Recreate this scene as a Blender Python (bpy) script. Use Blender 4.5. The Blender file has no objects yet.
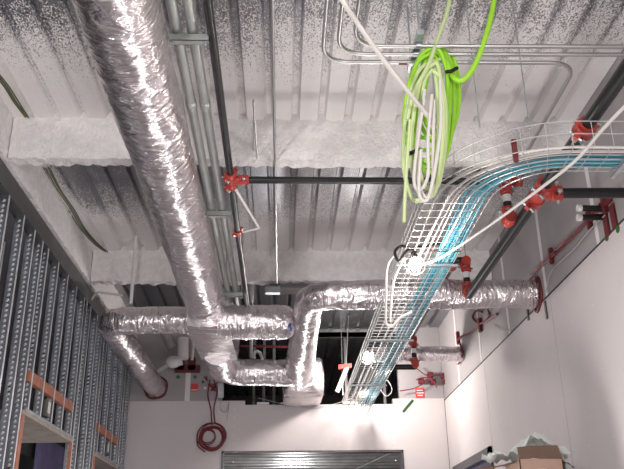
import bpy, bmesh, math, random
from mathutils import Vector, Matrix, noise
random.seed(7)
scene = bpy.context.scene
COL = scene.collection
PI = math.pi
# ------------------------------------------------------------------ camera
F, CX, CY = 780.0, 312.0, 234.5
VY = Vector((281 - CX, 565 - CY, F)).normalized()
VZ = Vector((287 - CX, -1608.69 - CY, F)).normalized()
VX = VY.cross(VZ).normalized()
CAM = Vector((0, 0, 1.05))
cd = bpy.data.cameras.new('camera'); cam = bpy.data.objects.new('camera', cd); COL.objects.link(cam)
cd.sensor_width = 36.0; cd.lens = 36.0 * F / 624.0; cd.clip_start = 0.05
right = Vector((VX.x, VY.x, VZ.x)); down = Vector((VX.y, VY.y, VZ.y)); fwd = Vector((VX.z, VY.z, VZ.z))
m = Matrix((right, -down, -fwd)).transposed().to_4x4(); m.translation = CAM
cam.matrix_world = m
scene.camera = cam

def at(px, py, X=None, Y=None, Z=None):
    v = Vector((px - CX, py - CY, F)); d = Vector((VX.dot(v), VY.dot(v), VZ.dot(v)))
    if X is not None: t = (X - CAM.x) / d.x
    elif Y is not None: t = (Y - CAM.y) / d.y
    else: t = (Z - CAM.z) / d.z
    return CAM + d * t

# ------------------------------------------------------------------ materials
def mat(name, color, rough=0.5, metal=0.0, bump=None, spec=0.5, emit=None, var=None):
    """bump = (scale, strength, distance); var = (scale, darker factor) mottles the colour"""
    M = bpy.data.materials.new(name); M.use_nodes = True
    nt = M.node_tree; b = nt.nodes['Principled BSDF']
    b.inputs['Base Color'].default_value = (*color, 1); b.inputs['Roughness'].default_value = rough
    b.inputs['Metallic'].default_value = metal; b.inputs['Specular IOR Level'].default_value = spec
    tc = nt.nodes.new('ShaderNodeTexCoord')
    if bump:
        n = nt.nodes.new('ShaderNodeTexNoise'); n.inputs['Scale'].default_value = bump[0]; n.inputs['Detail'].default_value = 4
        nt.links.new(tc.outputs['Object'], n.inputs['Vector'])
        bp = nt.nodes.new('ShaderNodeBump'); bp.inputs['Strength'].default_value = bump[1]; bp.inputs['Distance'].default_value = bump[2]
        nt.links.new(n.outputs['Fac'], bp.inputs['Height']); nt.links.new(bp.outputs['Normal'], b.inputs['Normal'])
    if var:
        n = nt.nodes.new('ShaderNodeTexNoise'); n.inputs['Scale'].default_value = var[0]; n.inputs['Detail'].default_value = 5
        nt.links.new(tc.outputs['Object'], n.inputs['Vector'])
        r = nt.nodes.new('ShaderNodeMapRange'); r.inputs[1].default_value = 0.35; r.inputs[2].default_value = 0.65
        nt.links.new(n.outputs['Fac'], r.inputs[0])
        x = nt.nodes.new('ShaderNodeMix'); x.data_type = 'RGBA'
        x.inputs[6].default_value = (*[c * var[1] for c in color], 1); x.inputs[7].default_value = (*color, 1)
        nt.links.new(r.outputs[0], x.inputs[0]); nt.links.new(x.outputs[2], b.inputs['Base Color'])
    if emit:
        b.inputs['Emission Color'].default_value = (*emit[0], 1); b.inputs['Emission Strength'].default_value = emit[1]
    return M

M = {}
M['drywall'] = mat('drywall_board', (.60, .552, .558), .8, var=(1.3, .95))
M['drywall_grey'] = mat('grey_board', (.36, .335, .345), .6, var=(1.6, .88))
M['tape'] = mat('joint_tape', (.70, .67, .67), .8)
M['concrete'] = mat('concrete_floor', (.36, .34, .34), .8, var=(2.0, .8))
M['foam'] = mat('sprayed_fireproofing', (.90, .87, .865), .95, bump=(45, .8, .022), var=(16, .9))
M['black'] = mat('black_pipe_paint', (.012, .011, .013), .36, 0, spec=.4)
M['red'] = mat('red_coupling_paint', (.40, .04, .03), .38, bump=(40, .2, .004))
M['darkred'] = mat('dark_red_sealant', (.13, .014, .018), .6)
M['redcable'] = mat('dark_red_cable', (.17, .015, .025), .45)
M['galv'] = mat('galvanised_steel', (.50, .53, .56), .36, .85, bump=(90, .18, .003), var=(14, .78))
M['galv_dark'] = mat('dull_galvanised_steel', (.20, .195, .20), .5, .7, var=(4, .8))
M['greenpipe'] = mat('weathered_conduit', (.44, .46, .445), .42, .6, var=(7, .85))
M['emt'] = mat('zinc_conduit', (.50, .495, .49), .36, .9)
M['wire'] = mat('zinc_wire', (.62, .605, .59), .35, .75)
M['white'] = mat('white_plastic', (.74, .71, .70), .45)
M['whitecable'] = mat('white_cable', (.70, .66, .63), .5)
M['greycable'] = mat('grey_cable', (.36, .35, .35), .5)
M['blue'] = mat('cyan_cable', (.06, .36, .50), .45)
M['blue2'] = mat('pale_cyan_cable', (.22, .55, .62), .45)
M['green'] = mat('lime_cable', (.36, .72, .045), .4)
M['palegreen'] = mat('pale_lime_cable', (.60, .72, .36), .45)
M['olive'] = mat('olive_cable', (.10, .11, .055), .5)
M['darkgreen'] = mat('dark_green_strap', (.012, .06, .012), .5)
M['sticker_green'] = mat('green_sticker', (.02, .12, .02), .5)
M['sticker_red'] = mat('red_sticker', (.62, .05, .05), .5)
M['wood'] = mat('fire_treated_wood', (.52, .20, .13), .7, var=(12, .75))
M['woodpale'] = mat('pale_framing_wood', (.42, .36, .31), .75, var=(9, .8))
M['purple'] = mat('purple_board', (.20, .18, .34), .7, var=(3, .85))
M['cavity'] = mat('void_shade_and_joint', (.045, .04, .044), .8)  # near-black: shade of the voids put into board colour; also joint lines
M['doorframe'] = mat('dark_frame_paint', (.055, .05, .06), .4, .3)
M['card'] = mat('brown_cardboard', (.29, .19, .145), .8, var=(8, .9))
M['tapebrown'] = mat('packing_tape', (.42, .31, .24), .35)
M['film'] = mat('white_plastic_film', (.84, .87, .84), .35)
M['darksteel'] = mat('dark_steel', (.12, .115, .12), .4, .8)
M['orange'] = mat('orange_marking_paint', (.85, .13, .05), .7)
M['bluetape'] = mat('blue_tape', (.03, .08, .35), .5)
M['cabinet'] = mat('grey_cabinet_paint', (.25, .26, .28), .5)
M['bulb'] = mat('lit_bulb', (1, .95, .88), .4, emit=((1, .93, .84), 80))
M['label'] = mat('pipe_label', (.72, .70, .70), .5)
M['slat'] = mat('bright_ceiling_steel', (.45, .45, .46), .3, .9, var=(5, .7))

def foil_material():
    Mt = bpy.data.materials.new('crinkled_foil'); Mt.use_nodes = True
    nt = Mt.node_tree; L = nt.links; b = nt.nodes['Principled BSDF']
    b.inputs['Base Color'].default_value = (.84, .785, .80, 1); b.inputs['Metallic'].default_value = 1; b.inputs['Roughness'].default_value = .25
    tc = nt.nodes.new('ShaderNodeTexCoord')
    n1 = nt.nodes.new('ShaderNodeTexNoise'); n1.inputs['Scale'].default_value = 5.5; n1.inputs['Detail'].default_value = 4; n1.inputs['Distortion'].default_value = 1.6
    n2 = nt.nodes.new('ShaderNodeTexVoronoi'); n2.feature = 'DISTANCE_TO_EDGE'; n2.inputs['Scale'].default_value = 13
    mp = nt.nodes.new('ShaderNodeVectorMath'); mp.operation = 'MULTIPLY_ADD'; mp.inputs[1].default_value = (.25, .25, .25)
    st = nt.nodes.new('ShaderNodeVectorMath'); st.operation = 'MULTIPLY'; st.inputs[1].default_value = (2.3, .75, 1)
    L.new(tc.outputs['UV'], st.inputs[0]); L.new(st.outputs[0], n1.inputs['Vector'])
    L.new(n1.outputs['Color'], mp.inputs[0]); L.new(st.outputs[0], mp.inputs[2]); L.new(mp.outputs[0], n2.inputs['Vector'])
    b1 = nt.nodes.new('ShaderNodeBump'); b1.inputs['Strength'].default_value = .8; b1.inputs['Distance'].default_value = .03
    b2 = nt.nodes.new('ShaderNodeBump'); b2.inputs['Strength'].default_value = .26; b2.inputs['Distance'].default_value = .02
    L.new(n1.outputs['Fac'], b1.inputs['Height']); L.new(n2.outputs['Distance'], b2.inputs['Height'])
    L.new(b1.outputs['Normal'], b2.inputs['Normal']); L.new(b2.outputs['Normal'], b.inputs['Normal'])
    return Mt
M['foil'] = foil_material()

ZD = 4.235            # underside of the deck pans
BEAMS = (5.24, 7.99, 10.87)
def deck_material():
    Mt = bpy.data.materials.new('oversprayed_steel_deck'); Mt.use_nodes = True
    nt = Mt.node_tree; L = nt.links; b = nt.nodes['Principled BSDF']
    def N(t, **k):
        n = nt.nodes.new('ShaderNode' + t)
        for a, v in k.items(): setattr(n, a, v)
        return n
    def MA(op, a, c=None, d=None):
        n = N('Math', operation=op)
        for i, v in enumerate((a, c, d)):
            if v is None: continue
            if hasattr(v, 'links'): L.new(v, n.inputs[i])
            else: n.inputs[i].default_value = v
        return n.outputs[0]
    tc = N('TexCoord'); sp = N('SeparateXYZ'); L.new(tc.outputs['Object'], sp.inputs[0])
    y = sp.outputs[1]; x = sp.outputs[0]
    big = N('TexNoise'); big.inputs['Scale'].default_value = 1.6; big.inputs['Detail'].default_value = 3; L.new(tc.outputs['Object'], big.inputs['Vector'])
    fine = N('TexNoise'); fine.inputs['Scale'].default_value = 125; fine.inputs['Detail'].default_value = 3
    sq = N('VectorMath', operation='MULTIPLY'); sq.inputs[1].default_value = (1, .55, 1); L.new(tc.outputs['Object'], sq.inputs[0]); L.new(sq.outputs[0], fine.inputs['Vector'])
    mid = N('TexNoise'); mid.inputs['Scale'].default_value = 9; mid.inputs['Detail'].default_value = 3; L.new(tc.outputs['Object'], mid.inputs['Vector'])
    # fraction of the way from the beam behind to the beam in front: the foam was sprayed onto each beam's face
    fr = MA('FRACT', MA('DIVIDE', MA('SUBTRACT', y, BEAMS[0] - 2.75 * 4), 2.75))
    amt = N('MapRange'); amt.inputs[1].default_value = .40; amt.inputs[2].default_value = .88; amt.inputs[3].default_value = .10; amt.inputs[4].default_value = 1.4
    L.new(fr, amt.inputs[0])
    xr = N('MapRange'); xr.inputs[1].default_value = -.6; xr.inputs[2].default_value = 1.9; xr.inputs[3].default_value = 0; xr.inputs[4].default_value = .3; L.new(x, xr.inputs[0])
    xl = N('MapRange'); xl.inputs[1].default_value = -1.85; xl.inputs[2].default_value = -2.1; xl.inputs[3].default_value = 0; xl.inputs[4].default_value = 1.0; L.new(x, xl.inputs[0])
    a = MA('ADD', MA('ADD', amt.outputs[0], xr.outputs[0]), xl.outputs[0])
    a = MA('ADD', a, MA('MULTIPLY', MA('SUBTRACT', big.outputs['Fac'], .5), .7))
    a = MA('ADD', a, MA('MULTIPLY', MA('SUBTRACT', mid.outputs['Fac'], .5), .4))
    gz = N('MapRange'); gz.inputs[1].default_value = ZD + .01; gz.inputs[2].default_value = ZD + .045; gz.inputs[3].default_value = 0; gz.inputs[4].default_value = -.28; L.new(sp.outputs[2], gz.inputs[0])
    a = MA('ADD', a, gz.outputs[0])
    fy_ = N('MapRange'); fy_.inputs[1].default_value = 8.1; fy_.inputs[2].default_value = 8.5; fy_.inputs[3].default_value = 0; fy_.inputs[4].default_value = -1.75; L.new(y, fy_.inputs[0])
    a = MA('ADD', a, fy_.outputs[0])
    th = MA('SUBTRACT', a, MA('ADD', MA('MULTIPLY', MA('SUBTRACT', fine.outputs['Fac'], .5), 3.4), .55))
    fac = N('MapRange'); fac.inputs[1].default_value = -.08; fac.inputs[2].default_value = .18; L.new(th, fac.inputs[0])
    mix = N('Mix', data_type='RGBA'); mix.inputs[6].default_value = (.34, .34, .37, 1); mix.inputs[7].default_value = (.80, .77, .765, 1)
    L.new(fac.outputs[0], mix.inputs[0]); L.new(mix.outputs[2], b.inputs['Base Color'])
    mm = N('MapRange'); mm.inputs[3].default_value = .9; mm.inputs[4].default_value = 0; L.new(fac.outputs[0], mm.inputs[0]); L.new(mm.outputs[0], b.inputs['Metallic'])
    mr = N('MapRange'); mr.inputs[3].default_value = .3; mr.inputs[4].default_value = .9; L.new(fac.outputs[0], mr.inputs[0]); L.new(mr.outputs[0], b.inputs['Roughness'])
    bp = N('Bump'); bp.inputs['Strength'].default_value = .5; bp.inputs['Distance'].default_value = .008; L.new(fac.outputs[0], bp.inputs['Height']); L.new(bp.outputs[0], b.inputs['Normal'])
    return Mt
M['deck'] = deck_material()

def stud_material():
    Mt = mat('dimpled_galvanised_stud', (.50, .53, .58), .30, .95, var=(11, .75))  # web tone held darker than the flange copy, shade put into colour
    nt = Mt.node_tree; L = nt.links; b = nt.nodes['Principled BSDF']
    tc = nt.nodes.new('ShaderNodeTexCoord')
    w = nt.nodes.new('ShaderNodeTexWave'); w.bands_direction = 'DIAGONAL'; w.inputs['Scale'].default_value = 7; w.inputs['Distortion'].default_value = 1.5
    L.new(tc.outputs['Object'], w.inputs['Vector'])
    bp = nt.nodes.new('ShaderNodeBump'); bp.inputs['Strength'].default_value = .1; bp.inputs['Distance'].default_value = .003
    L.new(w.outputs['Fac'], bp.inputs['Height']); L.new(bp.outputs[0], b.inputs['Normal'])
    return Mt
M['stud'] = stud_material()
M['flange_lit'] = mat('lit_flange_steel', (.86, .89, .93), .36, .35, var=(9, .85))  # same stud steel, coloured paler so flanges and dimples look lit

# ------------------------------------------------------------------ helpers
ORG = {}
def thing(name, label, cat, loc, group=None):
    o = bpy.data.objects.new(name, None); COL.objects.link(o); o.location = loc; o.empty_display_size = .1
    ORG[o] = Vector(loc); o['label'] = label; o['category'] = cat
    if group: o['group'] = group
    return o
def tag(o, label, cat, group=None):
    o['label'] = label; o['category'] = cat
    if group: o['group'] = group
    return o
def obj(name, bm, m_, parent=None, smooth=True, label=None):
    me = bpy.data.meshes.new(name); bmesh.ops.recalc_face_normals(bm, faces=bm.faces[:]); bm.to_mesh(me); bm.free()
    if smooth:
        for p in me.polygons: p.use_smooth = True
        me.set_sharp_from_angle(angle=math.radians(38))
    me.materials.append(M[m_]); o = bpy.data.objects.new(name, me); COL.objects.link(o)
    if parent is not None:
        o.parent = parent; o.location = -ORG[parent] if parent in ORG else Vector((0, 0, 0))
    if label: o['label'] = label
    return o
def struct(name, bm, m_, smooth=False):
    o = obj(name, bm, m_, None, smooth); o['kind'] = 'structure'; return o
def B(): return bmesh.new()
def box(bm, a, b, bev=0):
    x0, y0, z0 = a; x1, y1, z1 = b
    r = bmesh.ops.create_cube(bm, size=1)
    for v in r['verts']:
        v.co = Vector((x0 + (v.co.x + .5) * (x1 - x0), y0 + (v.co.y + .5) * (y1 - y0), z0 + (v.co.z + .5) * (z1 - z0)))
    if bev:
        es = list({e for v in r['verts'] for e in v.link_edges})
        bmesh.ops.bevel(bm, geom=es, offset=bev, segments=2, affect='EDGES')
    return bm
def obox(bm, c, ax, ay, az):
    """box about centre c with half-axis vectors"""
    r = bmesh.ops.create_cube(bm, size=2); c = Vector(c)
    for v in r['verts']: v.co = c + Vector(ax) * v.co.x + Vector(ay) * v.co.y + Vector(az) * v.co.z
    return bm
def frames(pts):
    T = []
    n = len(pts)
    for i in range(n):
        t = pts[min(i + 1, n - 1)] - pts[max(i - 1, 0)]
        T.append(t.normalized())
    u = Vector((0, 0, 1)) - T[0] * T[0].z
    u = u.normalized() if u.length > .1 else Vector((1, 0, 0)); u = (u - T[0] * u.dot(T[0])).normalized(); U = [u]
    for i in range(1, n):
        u = u - T[i] * u.dot(T[i])
        u = u.normalized() if u.length > 1e-6 else T[i].orthogonal().normalized()
        U.append(u)
    return T, U
def tube(bm, pts, r, seg=10, caps=True):
    pts = [Vector(p) for p in pts]; T, U = frames(pts); rings = []
    for i, p in enumerate(pts):
        rr = r[i] if isinstance(r, (list, tuple)) else r
        w = T[i].cross(U[i])
        rings.append([bm.verts.new(p + (U[i] * math.cos(a) + w * math.sin(a)) * rr) for a in (2 * PI * k / seg for k in range(seg))])
    for i in range(len(pts) - 1):
        for k in range(seg):
            bm.faces.new((rings[i][k], rings[i][(k + 1) % seg], rings[i + 1][(k + 1) % seg], rings[i + 1][k]))
    if caps:
        bm.faces.new(rings[0][::-1]); bm.faces.new(rings[-1])
    return bm
def smooth_path(pts, n=8):
    pts = [Vector(p) for p in pts]; P = [pts[0] * 2 - pts[1]] + pts + [pts[-1] * 2 - pts[-2]]; out = []
    for i in range(1, len(P) - 2):
        a, b, c, d = P[i - 1:i + 3]
        for k in range(n):
            t = k / n
            out.append(.5 * (2 * b + (c - a) * t + (2 * a - 5 * b + 4 * c - d) * t * t + (3 * b - a - 3 * c + d) * t ** 3))
    out.append(pts[-1]); return out
def round_path(pts, rad, n=8):
    """polyline with filleted corners"""
    pts = [Vector(p) for p in pts]; out = [pts[0]]
    for i in range(1, len(pts) - 1):
        a, b, c = pts[i - 1:i + 2]; u = (a - b).normalized(); w = (c - b).normalized()
        ang = u.angle(w); d = min(rad / math.tan(ang / 2), (a - b).length * .49 if i > 1 else (a - b).length * .98, (c - b).length * .49 if i < len(pts) - 2 else (c - b).length * .98)
        for k in range(n + 1):
            t = k / n; out.append((b + u * d) * (1 - t) ** 2 + b * 2 * t * (1 - t) + (b + w * d) * t * t)
    out.append(pts[-1]); return out
def resample(pts, step):
    out = [pts[0].copy()]; acc = 0
    for a, b in zip(pts, pts[1:]):
        L = (b - a).length
        if L < 1e-9: continue
        d = step - acc
        while d <= L:
            out.append(a + (b - a) * (d / L)); d += step
        acc = L - (d - step)
    if (out[-1] - pts[-1]).length > step * .3: out.append(pts[-1].copy())
    return out
def cable(name, pts, r, m_, parent=None, seg=7, n=8):
    return obj(name, tube(B(), smooth_path(pts, n), r, seg), m_, parent)
def cyl(bm, c, axis, r, h, seg=20):
    c = Vector(c); ax = Vector(axis).normalized() * (h / 2)
    return tube(bm, [c - ax, c + ax], r, seg)

def foil_tube(bm, path, rad, seg=56, step=.022, amp=.012, ring=11, seed=0, square=0.0, dome=False):
    """wrapped duct: rounded tube with creases that run round it and puckers; rad is a function of 0..1"""
    pts = resample([Vector(p) for p in path], step); T, U = frames(pts); n = len(pts); rings = []
    L = n * step
    for i, p in enumerate(pts):
        s = i * step; t = i / (n - 1); R = rad(t); w = T[i].cross(U[i])
        if dome and s > L - R * .95:
            q = (s - (L - R * .95)) / (R * .95); R *= math.sqrt(max(0.02, 1 - q ** 2.4))
        row = []
        for k in range(seg):
            a = 2 * PI * k / seg; ca, sa = math.cos(a), math.sin(a)
            sq = 1.0
            if square: sq = 1 + square * (1 / max(abs(ca), abs(sa)) - 1)
            q = Vector((s * ring * .8 + seed, ca * .75 + seed, sa * .75))
            skew = noise.noise(Vector((s * 2.3 + seed, ca * 1.1, sa * 1.1 + 5))) * 1.8
            q2 = Vector((s * ring * .7 + skew * 1.5 + seed, ca * 1.2, sa * 1.2))
            c1 = 1 - abs(noise.noise(q + Vector((skew, 0, 0)))) * 2.4
            c2 = 1 - abs(noise.noise(q2 * 1.9)) * 2.4
            lo = noise.noise(Vector((s * 2.0 + seed, ca * .8, sa * .8)))
            d = amp * (.5 * c1 + .42 * c2 * (.4 + .9 * abs(lo))) + amp * 1.1 * lo
            row.append(bm.verts.new(p + (U[i] * ca + w * sa) * (R * sq + d)))
        rings.append(row)
    uv = bm.loops.layers.uv.new('wrap'); R0 = rad(.3)
    for i in range(n - 1):
        for k in range(seg):
            f_ = bm.faces.new((rings[i][k], rings[i][(k + 1) % seg], rings[i + 1][(k + 1) % seg], rings[i + 1][k]))
            for lp, (ii, kk) in zip(f_.loops, ((i, k), (i, k + 1), (i + 1, k + 1), (i + 1, k))): lp[uv].uv = (ii * step + seed * 3.1, kk / seg * 2 * PI * R0)
    bm.faces.new(rings[0][::-1]); bm.faces.new(rings[-1])
    return bm
def band(bm, c, axis, r, width, seg=40):
    return cyl(bm, c, axis, r, width, seg)

XL, XR, YF = -2.095, 2.303, 11.0
ZD = 4.235            # underside of the deck pans
ZB = 3.89             # underside of the foamed beams
# ------------------------------------------------------------------ shell
struct('floor', box(B(), (-6, -5, -.1), (3.5, 17, 0)), 'concrete')

def deck(bm, x0, x1, y0, y1, z, pitch=.203, h=.05):
    prof = []; x = x0
    while x < x1:
        prof += [(x, z), (x + .135, z), (x + .152, z + h), (x + .186, z + h)]
        x += pitch
    prof.append((x, z))
    A = [bm.verts.new((a, y0, b)) for a, b in prof]; C = [bm.verts.new((a, y1, b)) for a, b in prof]
    T0 = [bm.verts.new((prof[0][0], y0, z + .2)), bm.verts.new((prof[-1][0], y0, z + .2))]
    T1 = [bm.verts.new((prof[0][0], y1, z + .2)), bm.verts.new((prof[-1][0], y1, z + .2))]
    for i in range(len(prof) - 1): bm.faces.new((A[i], A[i + 1], C[i + 1], C[i]))
    bm.faces.new((T0[0], T0[1], T1[1], T1[0]))
    bm.faces.new(A + [T0[1], T0[0]]); bm.faces.new(C + [T1[1], T1[0]])
    bm.faces.new((A[0], C[0], T1[0], T0[0])); bm.faces.new((A[-1], C[-1], T1[1], T0[1]))
    return bm
struct('ceiling', deck(B(), -2.3, 2.5, -1.5, 16.1, ZD), 'deck')

# foamed beams across the room, ragged underside
def foam_beam(y0, y1, x0, x1, z0, z1, along='x', seed=0):
    bm = B(); L = (x1 - x0) if along == 'x' else (y1 - y0); n = int(L / .025)
    D = (y1 - y0) if along == 'x' else (x1 - x0); H = z1 - z0
    prof = [(0, H)] + [(0, H * (1 - k / 10)) for k in range(1, 10)] + [(.012, .0)] + [(D * k / 6, 0) for k in range(1, 6)] + [(D - .012, 0)] + [(D, H * k / 5) for k in range(1, 6)]
    rows = []
    for i in range(n + 1):
        s = L * i / n; row = []
        for j, (d, h) in enumerate(prof):
            w = noise.noise(Vector((s * 14, d * 20 + seed, h * 14))) * .016 + noise.noise(Vector((s * 4, seed, h * 4))) * .014
            wz = noise.noise(Vector((s * 17, seed + 3, d * 12))) * .018 + noise.noise(Vector((s * 45, seed + 9, d * 12))) * .012
            dd = d + (-abs(w) if j <= 10 else abs(w)); hh = h + (wz if h < .02 else 0)
            row.append(bm.verts.new((x0 + s, y0 + dd, z0 + hh) if along == 'x' else (x0 + D - dd, y0 + s, z0 + hh)))
        rows.append(row)
    for i in range(n):
        for j in range(len(prof) - 1): bm.faces.new((rows[i][j], rows[i][j + 1], rows[i + 1][j + 1], rows[i + 1][j]))
        bm.faces.new((rows[i][-1], rows[i][0], rows[i + 1][0], rows[i + 1][-1]))
    bm.faces.new(rows[0]); bm.faces.new(rows[-1][::-1])
    return bm
tag(obj('ceiling_beam', foam_beam(BEAMS[0], BEAMS[0] + .13, XL + .04, XR, ZB, ZD + .085, 'x', 1), 'foam'), 'wide white fireproofed beam nearest the camera, above the green cable coil', 'beam')
tag(obj('ceiling_beam', foam_beam(BEAMS[1], BEAMS[1] + .14, XL + .04, XR, ZB, ZD + .085, 'x', 2), 'foam'), 'white fireproofed beam farther back, behind the thin grey hanger pipe on the left', 'beam')
tag(obj('edge_beam', foam_beam(.5, 11.0, XL - .12, XL + .03, ZB, ZD + .05, 'y', 3), 'foam'), 'white fireproofed edge beam running along the top of the stud wall', 'beam')

# right wall: drywall below, grey board above, door opening
ZT = 3.165
DY0, DY1, DZ = 8.74, 10.62, 2.17     # right door opening
bm = B()
box(bm, (XR, -1.0, 0), (XR + .12, DY0, ZT)); box(bm, (XR, DY1, 0), (XR + .12, YF + .12, ZT)); box(bm, (XR, DY0, DZ), (XR + .12, DY1, ZT))
wr = struct('wall_right', bm, 'drywall')
def wall_child(name, bm, m_): return obj(name, bm, m_, wr, False)
up = struct('wall_right_upper', box(B(), (XR + .004, -1.0, ZT), (XR + .12, 16.0, ZD + .08)), 'drywall_grey')
for y_ in (5.15, 6.35, 7.55, 8.75, 9.95):
    obj('joint_tape', box(B(), (XR + .001, y_, ZT), (XR + .006, y_ + .055, ZD)), 'tape', up, False)
bm = B()
for y_ in (6.3, 8.66): box(bm, (XR - .0015, y_, 0), (XR + .001, y_ + .005, ZT))
obj('faint_joint', bm, 'drywall_grey', wr, False); bm = B()
box(bm, (XR - .002, 10.975, 0), (XR + .001, 10.995, ZT))
box(bm, (XR - .004, 4.0, ZT - .006), (XR + .003, YF, ZT + .008))
wall_child('joint_line', bm, 'cavity')
bm = B()
for y_ in (4.6, 5.0, 5.45, 5.9, 6.7, 7.1, 7.5, 7.9, 8.3, 9.3, 10.2):
    for k in range(7): cyl(bm, (XR, y_ + random.uniform(-.01, .01), 1.6 + .24 * k), (1, 0, 0), .006, .003, 8)
wall_child('screw_head', bm, 'tape')['kind'] = 'stuff'

# far wall
bm = B()
OX0, OX1, OZ = -.81, 1.675, 2.485
x_a = at(245, 403, Y=YF).x; x_b = at(393, 402, Y=YF).x
z_l, z_m, z_r = at(190, 401, Y=YF).z, at(320, 404.5, Y=YF).z, at(420, 398.5, Y=YF).z
box(bm, (XL - .1, YF, 0), (OX0, YF + .12, z_m)); box(bm, (OX1, YF, 0), (XR, YF + .12, z_m)); box(bm, (OX0, YF, OZ), (OX1, YF + .12, z_m))
box(bm, (XL - .1, YF, z_m), (x_a, YF + .12, z_l)); box(bm, (x_b, YF, z_m), (XR, YF + .12, z_r))
wf = struct('wall_far', bm, 'drywall')
bm = B()
for x_ in (at(234, 430, Y=YF).x, at(394, 430, Y=YF).x):
    for k in range(7): cyl(bm, (x_, YF, 2.35 + .12 * k), (0, 1, 0), .011, .004, 8)
for x_ in (-1.6, 0, .55):
    for k in range(3): cyl(bm, (x_, YF, 2.6 + .2 * k), (0, 1, 0), .008, .004, 8)
obj('screw_head', bm, 'tape', wf, False)['kind'] = 'stuff'
x_l2 = at(222, 390, Y=YF).x
bm = B(); box(bm, (XL - .1, YF + .01, z_l), (x_l2, YF + .12, ZD + .08)); 
u1 = struct('wall_far_upper_left', bm, 'drywall_grey')
obj('joint_tape', box(B(), (at(185, 390, Y=YF).x, YF + .004, z_l), (at(190, 390, Y=YF).x, YF + .012, 3.66)), 'tape', u1, False)
a0, a1 = at(155, 373, Y=YF), at(176, 360, Y=YF)
obj('joint_tape', obox(B(), (a0 + a1) / 2 + Vector((0, .006, 0)), (a1 - a0) / 2, (0, .004, 0), (0, 0, .03)), 'tape', u1, False)
x_r2 = at(399, 390, Y=YF).x
bm = B(); box(bm, (x_r2, YF + .01, z_r), (XR, YF + .12, ZD + .08))
u2 = struct('wall_far_upper_right', bm, 'drywall_grey')
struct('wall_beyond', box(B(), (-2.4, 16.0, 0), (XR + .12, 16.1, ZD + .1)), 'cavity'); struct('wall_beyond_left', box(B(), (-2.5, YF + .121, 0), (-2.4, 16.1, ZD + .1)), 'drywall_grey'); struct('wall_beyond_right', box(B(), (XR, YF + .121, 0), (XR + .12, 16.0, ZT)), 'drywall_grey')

# next room seen through the low opening: steel ceiling with bright ribs, steel frame
bm = B()
fw = .022
box(bm, (OX0 - .005, YF - .012, 0), (OX0 + fw, YF + .14, OZ)); box(bm, (OX1 - fw, YF - .012, 0), (OX1 + .005, YF + .14, OZ)); box(bm, (OX0 - .005, YF - .012, OZ - fw), (OX1 + .005, YF + .14, OZ + .005))
struct('trim_1', bm, 'darksteel')
t = thing('ribbed_ceiling_panel', 'ribbed steel ceiling seen through the wide opening in the far wall', 'ceiling panel', (.4, 12.2, 2.6))
obj('panel', box(B(), (-2.35, 11.14, 2.62), (2.28, 15.95, 2.68)), 'darksteel', t, False)
for k in range(10):
    y_ = 11.5 + .44 * k
    bm = B(); tube(bm, [(-2.35, y_, 2.60), (2.28, y_, 2.60)], .07, 12); obj('rib', bm, 'slat', t)
bm = B()
a, b = Vector((1.62, 11.4, 2.526)), Vector((1.25, 13.7, 2.526))
obox(bm, (a + b) / 2, (b - a) / 2, (.012, .008, 0), (0, 0, .003))
tag(obj('perforated_strap', bm, 'wire'), 'pale perforated metal strap slanting across the opening in the far wall', 'strap')

# dark void above the far drywall: framing
for k, px in enumerate((254, 264, 274, 346, 384)):
    x_ = at(px, 385, Y=11.5).x
    bm = B(); box(bm, (x_ - .02, 11.46, 2.69), (x_ + .02, 11.54, ZD)); 
    tag(obj('steel_post', bm, 'galv_dark'), '%s dim steel post in the dark gap above the far wall' % ('leftmost', 'second from left', 'third from left', 'fourth from left', 'rightmost')[k], 'post', 'posts in the dark gap')
bm = B(); z_ = at(300, 333, Y=11.2).z
box(bm, (-.78, 11.16, z_ - .07), (x_r2, 11.24, z_)); box(bm, (-.78, 11.16, z_ - .07), (x_r2, 11.17, z_ + .06))
tag(obj('ceiling_angle', bm, 'galv_dark'), 'long dull steel angle crossing above the dark gap in the far wall', 'steel angle')
bm = B(); p = at(362, 398, Y=10.97); 
box(bm, (at(343, 400, Y=11).x, 10.96, z_m + .001), (at(357, 400, Y=11).x, 11.1, z_m + .03))
tag(obj('white_block', bm, 'white'), 'small white block lying on top of the far drywall by the wire tray end', 'block')
bm = B(); box(bm, (at(257, 400, Y=11).x, 10.96, z_m + .001), (at(269, 400, Y=11).x, 11.1, z_m + .03))
tag(obj('white_block', bm, 'white'), 'small white block on top of the far drywall left of the foil transition box', 'block')

# left stud wall backing, near-black so gaps between studs look unlit
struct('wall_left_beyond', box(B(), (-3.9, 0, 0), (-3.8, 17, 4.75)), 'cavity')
struct('wall_left_cavity', box(B(), (XL - .80, .5, 2.22), (XL - .76, 15.5, 4.75)), 'cavity')
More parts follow.
